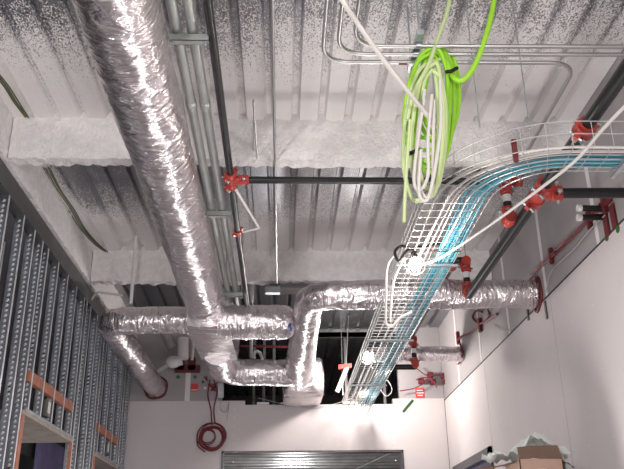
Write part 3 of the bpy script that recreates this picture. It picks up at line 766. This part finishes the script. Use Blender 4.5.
# pale cables hanging with it
t = thing('hanging_cables', 'pale whitish cables hanging in loops below the green coil', 'cable', gp(425, 150))
for k, pts in enumerate([[(425, 90), (418, 130), (416, 170), (424, 196), (432, 190), (433, 150), (434, 100)], [(432, 95), (428, 140), (428, 175), (420, 190), (414, 180), (418, 140), (424, 100)], [(440, 80), (441, 120), (438, 150), (433, 180), (427, 200), (419, 193), (421, 150)], [(410, 120), (407, 160), (405, 195), (404, 222)]]):
    obj('cable_strand', tube(B(), smooth_path([gp(q[0], q[1], -.12 - .015 * k) for q in pts], 8), .009, 7), 'whitecable' if k < 3 else 'palegreen', t)
# long white cables
def zc(pts, z0, z1): return [at(px, py, Z=z0 + (z1 - z0) * i / (len(pts) - 1)) for i, (px, py) in enumerate(pts)]
tag(cable('white_cable', [at(332, -30, Z=4.22)] + zc([(338, -8), (358, 24), (385, 62), (408, 92), (432, 122), (450, 150)], 3.60, 3.15), .013, 'whitecable'), 'thick white cable falling from the top of the photo past the green coil', 'cable')
tag(cable('white_cable', [Vector((2.29, 1.2, 3.3)), at(770, -22, Z=2.93), at(700, 39, Z=2.9)] + zc([(640, 92), (604, 128), (575, 161), (530, 196), (480, 232), (440, 258), (418, 266)], 2.90, 2.93), .0085, 'whitecable'), 'long white cable slanting down from the right edge across the tray', 'cable')
# ------------------------------------------------------------------ bulbs
def bulb(p, label, lamp_w, r=.038):
    t = thing('work_bulb', label, 'lamp', p)
    bm = B(); bmesh.ops.create_uvsphere(bm, u_segments=20, v_segments=14, radius=r, matrix=Matrix.Translation(p))
    for v in bm.verts:
        d = v.co.z - p.z
        if d > 0: f_ = 1 - .45 * (d / r); v.co.x = p.x + (v.co.x - p.x) * f_; v.co.y = p.y + (v.co.y - p.y) * f_; v.co.z = p.z + d * 1.4
    obj('glass_bulb', bm, 'bulb', t)
    bm = B(); cyl(bm, p + Vector((0, 0, r * 1.9)), (0, 0, 1), r * .55, r * 1.1, 14); obj('socket', bm, 'black', t)
    bm = B()
    for k in range(6):
        a = 2 * PI * k / 6; u = Vector((math.cos(a), math.sin(a), 0))
        tube(bm, smooth_path([p + Vector((0, 0, r * 2.2)) + u * r * .5, p + u * r * 1.7 + Vector((0, 0, r * .6)), p + u * r * 1.5 - Vector((0, 0, r * 1.1)), p - Vector((0, 0, r * 1.9))], 5), .0022, 5)
    obj('wire_guard', bm, 'wire', t)
    ld = bpy.data.lights.new('bulb_light', 'POINT'); ld.energy = lamp_w; ld.color = (1, .93, .86); ld.shadow_soft_size = r * 1.6
    lo = bpy.data.objects.new('bulb_light', ld); COL.objects.link(lo); lo.location = p - Vector((0, 0, r * 3.2))
    return t
pB1 = at(415, 265, Z=2.90); pB2 = at(367, 357, Y=9.95)
bulb(pB1, 'glowing work bulb in a wire guard hanging under the tray at centre right', 15)
bulb(pB2, 'glowing work bulb farther back near the far wall', 100, .05)
pts = [at(px, py, Y=pB1.y) for px, py in ((415, 250), (402, 246), (395, 252), (399, 261), (408, 250), (425, 246), (448, 243), (458, 250))]
tag(cable('lamp_cord', pts, .010, 'black'), 'dark cord loop above the nearer work bulb', 'cord')
for k, pts in enumerate([[(396, 252), (387, 268), (386, 300), (386, 322), (392, 326), (400, 318), (412, 312)], [(404, 258), (394, 280), (391, 305), (390, 322)]]):
    tag(cable('white_cable', [at(px, py, Y=pB1.y + .02) for px, py in pts], .008, 'whitecable'), ('long white cord hanging left of the nearer work bulb and looping below', 'shorter white cord hanging beside the nearer work bulb')[k], 'cord')

# ------------------------------------------------------------------ olive cables under the deck, left
def olive(pts, label, cat='cable'):
    t = thing('cable_bundle', label, cat, at(*pts[0], Z=ZD - .05))
    for k in range(4):
        P = [at(px + 2.2 * (k - 1.5) * (1 - .5 * i / (len(pts) - 1)), py + random.uniform(-1, 1), Z=ZD - .006 - .012 * (k % 2)) for i, (px, py) in enumerate(pts)]
        obj('cable_strand', tube(B(), smooth_path(P, 6), .0055, 6), 'olive', t)
olive([(-6, 72), (6, 86), (16, 102), (27, 117)], 'olive cable bundle at the left edge of the photo under the deck')
olive([(47, 168), (58, 190), (72, 211), (82, 228), (95, 243), (107, 253)], 'olive cable bundle hanging under the deck behind the nearer white beam')

# ------------------------------------------------------------------ things on the far wall
pc = at(212, 437, Y=YF - .04)
t = thing('red_cable_coil', 'dark red cable coil hanging on the left of the far wall', 'cable coil', pc)
for k in range(9):
    cx_ = pc.x + random.uniform(-.02, .02); cz_ = pc.z + random.uniform(-.03, .02); ra = .165 + random.uniform(-.02, .025) if k < 7 else .10
    if k >= 7: cx_ -= .04; cz_ += .0
    obj('coil_loop', tube(B(), [(cx_ + math.cos(a) * ra, YF - .02 - .011 * k, cz_ + math.sin(a) * ra * .95) for a in (2 * PI * i / 36 for i in range(37))], .0085, 7), 'redcable', t)
for q in ([(210, 380), (208, 395), (211, 410), (212, 425)], [(214, 380), (217, 392), (214, 408), (215, 424)], [(205, 452), (198, 446), (197, 437)]):
    obj('lead', tube(B(), smooth_path([at(px, py, Y=YF - .03) for px, py in q], 8), .009, 7), 'redcable', t)
bm = B()
for k in range(6):
    c0 = at(211 + random.uniform(-4, 4), 383 + random.uniform(-5, 5), Y=YF - .05)
    tube(bm, [c0 + Vector((random.uniform(-.09, .09), random.uniform(-.03, .03), random.uniform(-.07, .07))), c0, c0 + Vector((random.uniform(-.09, .09), 0, random.uniform(-.07, .07)))], .011, 6)
obj('cable_knot', bm, 'redcable', t)
# stickers and signs
def sticker(px, py, w, h, m_, label, Y=None, X=None, stripe=None, disc=False):
    p_ = at(px, py, Y=Y - .0) if Y else at(px, py, X=X)
    nrm = Vector((0, -1, 0)) if Y else Vector((-1, 0, 0)); u = Vector((1, 0, 0)) if Y else Vector((0, 1, 0))
    c = p_
    bm = B()
    if disc: cyl(bm, c, nrm, w / 2, .01, 16)
    else: obox(bm, c, u * w / 2, nrm * .005, (0, 0, h / 2))
    if stripe is None: return tag(obj('sticker', bm, m_, smooth=False), label, 'sticker')
    t = thing('sticker', label, 'sticker', c); obj('sheet', bm, m_, t, False)
    for dz, ww in stripe: obj('white_bar', obox(B(), c + nrm * .006 + Vector((0, 0, dz)), u * w * ww, nrm * .003, (0, 0, h * .05)), 'white', t, False)
    return t
YU = YF + .006
sticker(194.5, 387.5, .10, .11, 'sticker_red', 'red square sticker above the red coil on the far wall', Y=YU, stripe=[(-.035, .42)])
sticker(420, 393, .125, .14, 'sticker_red', 'red sign with white bars high on the right of the far wall', Y=YF + .004 if False else YU, stripe=[(.035, .36), (.0, .42), (-.035, .3)])
sticker(178, 377, .05, .05, 'sticker_green', 'green round sticker below the white pipe fittings, left of the pair', Y=YU, disc=True)
sticker(195, 377, .045, .05, 'sticker_green', 'green round sticker below the white pipe fittings, right of the pair', Y=YU, disc=True)
sticker(203, 382, .04, .05, 'sticker_green', 'green round sticker just above the red square sticker', Y=YU, disc=True)
sticker(147, 395, .045, .05, 'sticker_green', 'green round sticker below the left branch duct', Y=YU, disc=True)
sticker(205, 388, .035, .035, 'white', 'small white square sticker right of the red square sticker', Y=YU)
bm = B(); a, b = at(403, 412, Y=YF - .004), at(413, 400, Y=YF - .004)
obox(bm, (a + b) / 2, (b - a) / 2, (0, .004, 0), (b - a).cross(Vector((0, 1, 0))).normalized() * .018)
tag(obj('green_mark', bm, 'darkgreen', smooth=False), 'dark green slanted strip on the right of the far wall', 'strip')
# white pipe fittings on the left of the far wall
Yq = 10.5
c1 = at(183, 351, Y=Yq); c2 = at(173, 362, Y=Yq)
t = thing('pipe_fitting', 'white capped pipe fitting beside the foil main duct end', 'pipe fitting', c1)
bm = B(); tube(bm, [at(183, 338, Y=Yq), at(183, 359, Y=Yq)], .075, 18); obj('pipe_body', bm, 'white', t)
bm = B(); bmesh.ops.create_uvsphere(bm, u_segments=18, v_segments=12, radius=.092, matrix=Matrix.Translation(c2) @ Matrix.Diagonal((1.15, 1, .9, 1))); tube(bm, [c2, at(182, 360, Y=Yq)], .07, 16); obj('elbow', bm, 'white', t)
bm = B(); tube(bm, [at(164, 331, Y=Yq), at(172, 348, Y=Yq)], .06, 16); obj('upper_leg', bm, 'drywall_grey', t)
bm = B(); tube(bm, smooth_path([at(187, 333, Y=Yq - .1), at(193, 342, Y=Yq - .1), at(192, 360, Y=Yq - .1)], 6), .02, 8); obj('side_tube', bm, 'whitecable', t)
bm = B(); obox(bm, at(187.5, 369, Y=YF - .02), (.18, 0, 0), (0, .02, 0), (0, 0, .05)); obox(bm, at(181, 364, Y=YF - .02), (.05, 0, 0), (0, .02, 0), (0, 0, .09)); obox(bm, at(192, 364, Y=YF - .02), (.05, 0, 0), (0, .02, 0), (0, 0, .09))
tag(obj('firestop_patch', bm, 'darkred', smooth=False), 'dark red firestop patch below the white pipe fitting on the far wall', 'firestop')
bm = B(); c = at(221, 391, Y=YF - .02); box(bm, (c.x - .04, YF - .06, c.z - .1), (c.x + .04, YF, c.z + .1), .005)
tag(obj('junction_box', bm, 'galv'), 'small grey junction box at the left edge of the dark gap', 'electrical box')
tag(cable('grey_wire', [at(px, py, Y=YF - .03) for px, py in ((222, 396), (220, 408), (226, 412), (229, 402), (227, 420))], .004, 'greycable'), 'thin grey wire dangling below the small junction box on the far wall', 'wire')
# small upright pipes in the gap between the stub and cross duct
for k, (px, lb) in enumerate(((251, 'upright pale pipe in the gap under the round-ended foil stub'),)):
    a, b = at(px, 340, Y=9.9), at(px, 358, Y=9.9)
    tag(obj('upright_pipe', tube(B(), [Vector((a.x, a.y, ZD + .02)), b], .022, 10), 'emt'), lb, 'pipe')
tag(cable('bent_hose', [at(px, py, Y=9.8) for px, py in ((254, 360), (255, 352), (260, 353), (263, 362))], .02, 'whitecable'), 'small curved white hose in the gap under the foil stub', 'hose')
tag(obj('red_pipe', tube(B(), [at(240, 346, Y=10.6), at(292, 347, Y=10.6)], .018, 10), 'darkred'), 'thin red horizontal pipe in the dark gap between foil ducts', 'pipe')
# red-topped rod below bulb 2
p0, p1_ = at(347, 367, Y=10.5), at(337, 392, Y=10.5)
t = thing('drop_tube', 'slanted white tube with a red cap left of the tray end', 'tube', p1_)
obj('tube_body', tube(B(), [p0, p1_], .03, 12), 'white', t)
bm = B(); obox(bm, at(345, 366.5, Y=10.5), (.09, 0, .01), (0, .03, 0), (0, 0, .028)); obj('red_cap', bm, 'red', t)
tag(obj('hanger_wire', tube(B(), [at(346, 366, Y=10.5), at(349, 333, Y=10.5) + Vector((0, 0, .25))], .005, 6), 'galv'), 'thin wire above the red-capped slanted tube', 'wire')
# dark fittings by the right corner
def cluster(lst, Y, label, m_='redcable', r=.008):
    t = thing('red_wire_bundle', label, 'cable', at(*lst[0][0], Y=Y))
    for q in lst: obj('wire_strand', tube(B(), smooth_path([at(px, py, Y=Y) for px, py in q], 6), r, 7), m_, t)
cluster([[(400, 391), (415, 388), (425, 382), (430, 376), (440, 375)], [(416, 368), (424, 374), (430, 377), (436, 384)], [(426, 380), (433, 381), (437, 388)], [(416, 380), (421, 378), (431, 377)]], 10.85, 'dark red and black cables gathered in the far right corner')
for (px, py), w_ in zip(((430, 375), (433, 382), (421, 381), (444, 376), (446, 382)), ('middle upper', 'middle lower', 'leftmost', 'rightmost upper', 'rightmost lower')):
    tag(obj('cable_clip', obox(B(), at(px, py, Y=10.93), (.035, 0, 0), (0, .05, 0), (0, 0, .035)), 'darkred', smooth=False), '%s dark red cable clip in the far right corner' % w_, 'clip', 'corner clips')
# ------------------------------------------------------------------ right wall fittings
XW = XR - .02
def on_wall(px, py, d=.02): return at(px, py, X=XR - d)
t = thing('red_wall_cable', 'dark red cable looping along the upper right wall', 'cable', on_wall(545, 262))
for q in ([(618, 190), (604, 206), (590, 218), (576, 234), (560, 250), (545, 263), (534, 273), (527, 284)], [(600, 204), (585, 222), (566, 240), (548, 257), (530, 274)], [(536, 280), (537, 290), (540, 300)]):
    obj('cable_strand', tube(B(), smooth_path([on_wall(*p_) for p_ in q], 6), .009, 7), 'redcable', t)
for c_ in ((551, 256), (604, 204), (589, 220)):
    bm = B(); p_ = on_wall(*c_, .015); obox(bm, p_, (.015, 0, 0), (0, .02, 0), (0, 0, .07)); obox(bm, p_ + Vector((0, -.06, -.01)), (.015, 0, 0), (0, .05, 0), (0, 0, .015)); obj('hook', bm, 'darkred', t)
t = thing('red_low_cable', 'dark red cable with hooks along the right wall below the foil duct', 'cable', on_wall(480, 325))
for q in ([(458, 340), (462, 336), (472, 332), (480, 324), (488, 320), (497, 314)], [(480, 325), (473, 318), (476, 311), (482, 312)], [(484, 322), (489, 314), (488, 310)]):
    obj('cable_strand', tube(B(), smooth_path([on_wall(*p_) for p_ in q], 6), .013, 7), 'redcable', t)
for c_ in ((458, 338), (480, 325)):
    bm = B(); p_ = on_wall(*c_, .015); obox(bm, p_, (.02, 0, 0), (0, .03, 0), (0, 0, .08)); obj('hook', bm, 'darkred', t)
tag(obj('cable_loop', tube(B(), smooth_path([on_wall(*p_) for p_ in ((460, 344), (463, 352), (461, 360), (458, 364))], 6), .012, 7), 'redcable'), 'short dark red cable by the smooth silver duct', 'cable')
tag(cable('grey_wire', [on_wall(*p_) for p_ in ((605, 215), (588, 232), (575, 248), (560, 262), (551, 272), (546, 292))], .005, 'greycable'), 'thin grey wire draped on the upper right wall', 'wire')
tag(cable('grey_wire', [on_wall(*p_) for p_ in ((492, 326), (505, 331), (515, 327))], .005, 'greycable'), 'thin grey wire sagging on the right wall below the foil duct', 'wire')
for k, (px, py, lb) in enumerate(((590, 209, 'upper black sleeve with a pale end poking from the right wall'), (590, 217, 'lower black sleeve with a pale end poking from the right wall'))):
    e = on_wall(px + 14, py, 0); s = Vector((e.x - .30, e.y + .0, e.z + .0))
    a = at(px - 10, py - 1 + 1.5 * k, Y=e.y)
    t = thing('pipe_sleeve', lb, 'pipe sleeve', e)
    obj('sleeve', tube(B(), [a, e + Vector((.03, 0, 0))], .023, 14), 'black', t)
    obj('sleeve_end', tube(B(), [a - Vector((.02, 0, 0)), a + Vector((.01, 0, 0))], .026, 14), 'white', t, label='pale sleeve end')
for k, (px, py, lb) in enumerate(((607, 225, 'left dark red firestop patch below the black sleeves'), (614, 216, 'right dark red firestop patch below the black sleeves'))):
    tag(obj('firestop_patch', obox(B(), on_wall(px, py, .0), (.012, 0, 0), (0, .035, 0), (0, 0, .085)), 'darkred', smooth=False), lb, 'firestop')
sticker(607, 237, .06, .055, 'sticker_green', 'left green round sticker on the upper right wall', X=XR, disc=True)
sticker(618, 229, .055, .055, 'sticker_green', 'right green round sticker on the upper right wall', X=XR, disc=True)
p_ = on_wall(535, 303, .0)
t = thing('wall_stub', 'dark capped stub pipe on the right wall below the foil duct end', 'pipe', p_)
obj('pipe_body', tube(B(), [at(523, 302.5, Y=p_.y), p_ + Vector((.04, 0, 0))], .02, 12), 'darksteel', t)
bm = B(); obox(bm, on_wall(546, 310, .006), (.006, 0, 0), (0, .016, 0), (0, 0, .08)); obox(bm, on_wall(528, 315, .006), (.006, 0, 0), (0, .016, 0), (0, 0, .05))
obj('mark', bm, 'darksteel', t, False)

# ------------------------------------------------------------------ right door
bm = B(); f_ = .10
box(bm, (XR - .03, DY0 - f_ + .05, 0), (XR + .13, DY0 + .05, DZ + .05)); box(bm, (XR - .03, DY1 - .05, 0), (XR + .13, DY1 + f_ - .05, DZ + .05)); box(bm, (XR - .03, DY0 - f_ + .05, DZ - .05), (XR + .13, DY1 + f_ - .05, DZ + .05))
d = struct('door_1', bm, 'doorframe')
obj('door_leaf', box(B(), (XR + .06, DY0 + .05, 0), (XR + .10, DY1 - .05, DZ - .05)), 'purple', d, False)

# ------------------------------------------------------------------ cardboard box with plastic film
YB = 5.2
q0, q1 = at(519.5, 462, Y=YB), at(563, 462, Y=YB); ztop = at(540, 443.5, Y=YB).z
x0, x1 = q0.x, q1.x; dp = .34; zb = ztop - .42
tb = thing('storage_cabinet', 'tall grey storage cabinet carrying the cardboard box by the right wall', 'cabinet', ((x0 + x1) / 2, YB + .2, 0))
obj('cabinet_body', box(B(), (x0 - .15, YB - .05, 0), (XR - .03, YB + .5, zb - .002), .008), 'cabinet', tb)
obj('cabinet_door', box(B(), (x0 - .13, YB - .066, .08), ((x0 + XR) / 2 - .1, YB - .05, zb - .05), .004), 'cabinet', tb)
obj('cabinet_door', box(B(), ((x0 + XR) / 2 - .09, YB - .066, .08), (XR - .05, YB - .05, zb - .05), .004), 'cabinet', tb)
t = thing('cardboard_box', 'open brown cardboard box stuffed with white plastic by the right wall', 'box', ((x0 + x1) / 2, YB, zb))
zf = at(540, 459, Y=YB).z
bm = B(); th_ = .006
box(bm, (x0, YB, zb), (x1, YB + th_, zf)); box(bm, (x0, YB + dp - th_, zb), (x1, YB + dp, zf)); box(bm, (x0, YB, zb), (x0 + th_, YB + dp, zf)); box(bm, (x1 - th_, YB, zb), (x1, YB + dp, zf)); box(bm, (x0, YB, zb), (x1, YB + dp, zb + th_))
obj('box_body', bm, 'card', t, False)
def flap(a, b, c, d_):
    bm = B(); n = 6; g = []
    for i in range(n + 1):
        u = i / n; r_ = []
        for j in range(n + 1):
            v = j / n; p_ = (Vector(a) * (1 - u) + Vector(b) * u) * (1 - v) + (Vector(d_) * (1 - u) + Vector(c) * u) * v
            p_.z += .012 * noise.noise(Vector((u * 3, v * 3, a[0]))); r_.append(bm.verts.new(p_))
        g.append(r_)
    for i in range(n):
        for j in range(n): bm.faces.new((g[i][j], g[i + 1][j], g[i + 1][j + 1], g[i][j + 1]))
    r_ = bmesh.ops.solidify(bm, geom=bm.faces[:], thickness=.005)
    obj('flap', bm, 'card', t, False)
flap((x0, YB + .002, zf), (x1, YB + .002, zf), (x1 - .005, YB + .05, ztop), (x0 + .005, YB + .04, ztop - .012))
flap((x0, YB + .02, zf - .01), (x0, YB + dp, zf - .01), (x0 - .21, YB + dp, zf + .0), (x0 - .2, YB + .04, zf - .06))
flap((x1, YB + .02, zf), (x1, YB + dp, zf), (x1 + .10, YB + dp, zf - .02), (x1 + .09, YB + .04, zf - .05))
obj('packing_tape', box(B(), ((x0 + x1) / 2 - .028, YB - .002, zb), ((x0 + x1) / 2 + .028, YB + .001, zf - .06)), 'tapebrown', t, False)
def film(x0_, x1_, y0_, y1_, fz, sd):
    bm = B(); n = 26; g = []
    for i in range(n + 1):
        r_ = []
        for j in range(n + 1):
            u, v = i / n, j / n; x_ = x0_ + (x1_ - x0_) * u; y_ = y0_ + (y1_ - y0_) * v
            z_ = fz(u, v) + .05 * noise.noise(Vector((u * 5 + sd, v * 5, 1))) + .03 * (1 - abs(noise.noise(Vector((u * 8 + sd, v * 8, 4)))) * 2)
            r_.append(bm.verts.new((x_ + .02 * noise.noise(Vector((u * 6, v * 6, sd))), y_, z_)))
        g.append(r_)
    for i in range(n):
        for j in range(n): bm.faces.new((g[i][j], g[i + 1][j], g[i + 1][j + 1], g[i][j + 1]))
    bmesh.ops.solidify(bm, geom=bm.faces[:], thickness=.003); return bm
zt2 = at(545, 432, Y=YB + .15).z
t = thing('plastic_film', 'crumpled white plastic film bulging out of the cardboard box', 'plastic sheet', ((x0 + x1) / 2, YB + .15, zf))
obj('sheet', film(x0 - .16, x1 + .10, YB + .06, YB + dp + .02, lambda u, v: zf + .02 + (zt2 - zf - .05) * math.exp(-((u - .6) / .25) ** 2) * math.sin(PI * min(1, v * .8 + .25)), 3), 'film', t)
obj('sheet', film(x1 - .02, x1 + .14, YB + .05, YB + dp, lambda u, v: zf + .06 - .22 * u - .02, 9), 'film', t)

# ------------------------------------------------------------------ light
def lamp(kind, name, loc, energy, size, color=(1, 1, 1), rot=None):
    l = bpy.data.lights.new(name, kind); l.energy = energy; l.color = color
    if kind == 'AREA': l.size = size
    else: l.shadow_soft_size = size
    o = bpy.data.objects.new(name, l); COL.objects.link(o); o.location = loc
    if rot: o.rotation_euler = rot
    return o
lamp('POINT', 'fill_light_left', (-1.1, .9, 2.4), 200, .15, (1, .96, .93))  # unseen fill, raised above view to brighten beam faces and deck
lamp('POINT', 'work_light_right', (1.5, .6, 2.75), 110, .1, (1, .96, .93))
lamp('POINT', 'fill_light_room', (.7, 4.8, .8), 85, .3, (1, .96, .95))  # added fill below view, brightens the left studs
lamp('POINT', 'fill_light_far', (.2, 8.8, .6), 14, .2, (1, .96, .95))  # unseen low fill for the far end, no fixture
lamp('POINT', 'next_room_light', (.2, 12.6, 1.6), 110, .1, (1, .97, .95))
lamp('POINT', 'side_room_fill', (-2.5, 8.0, 1.2), 8, .1, (.95, .95, 1))  # added fill so the doorway interior isn't black, no fixture there
w = bpy.data.worlds.new('daylight'); scene.world = w; w.use_nodes = True
w.node_tree.nodes['Background'].inputs[0].default_value = (.95, .95, 1, 1); w.node_tree.nodes['Background'].inputs[1].default_value = .7
vs = scene.view_settings
vs.view_transform = 'Standard'; vs.look = 'None'; vs.gamma = 1; vs.use_curve_mapping = False; vs.exposure = 0.15
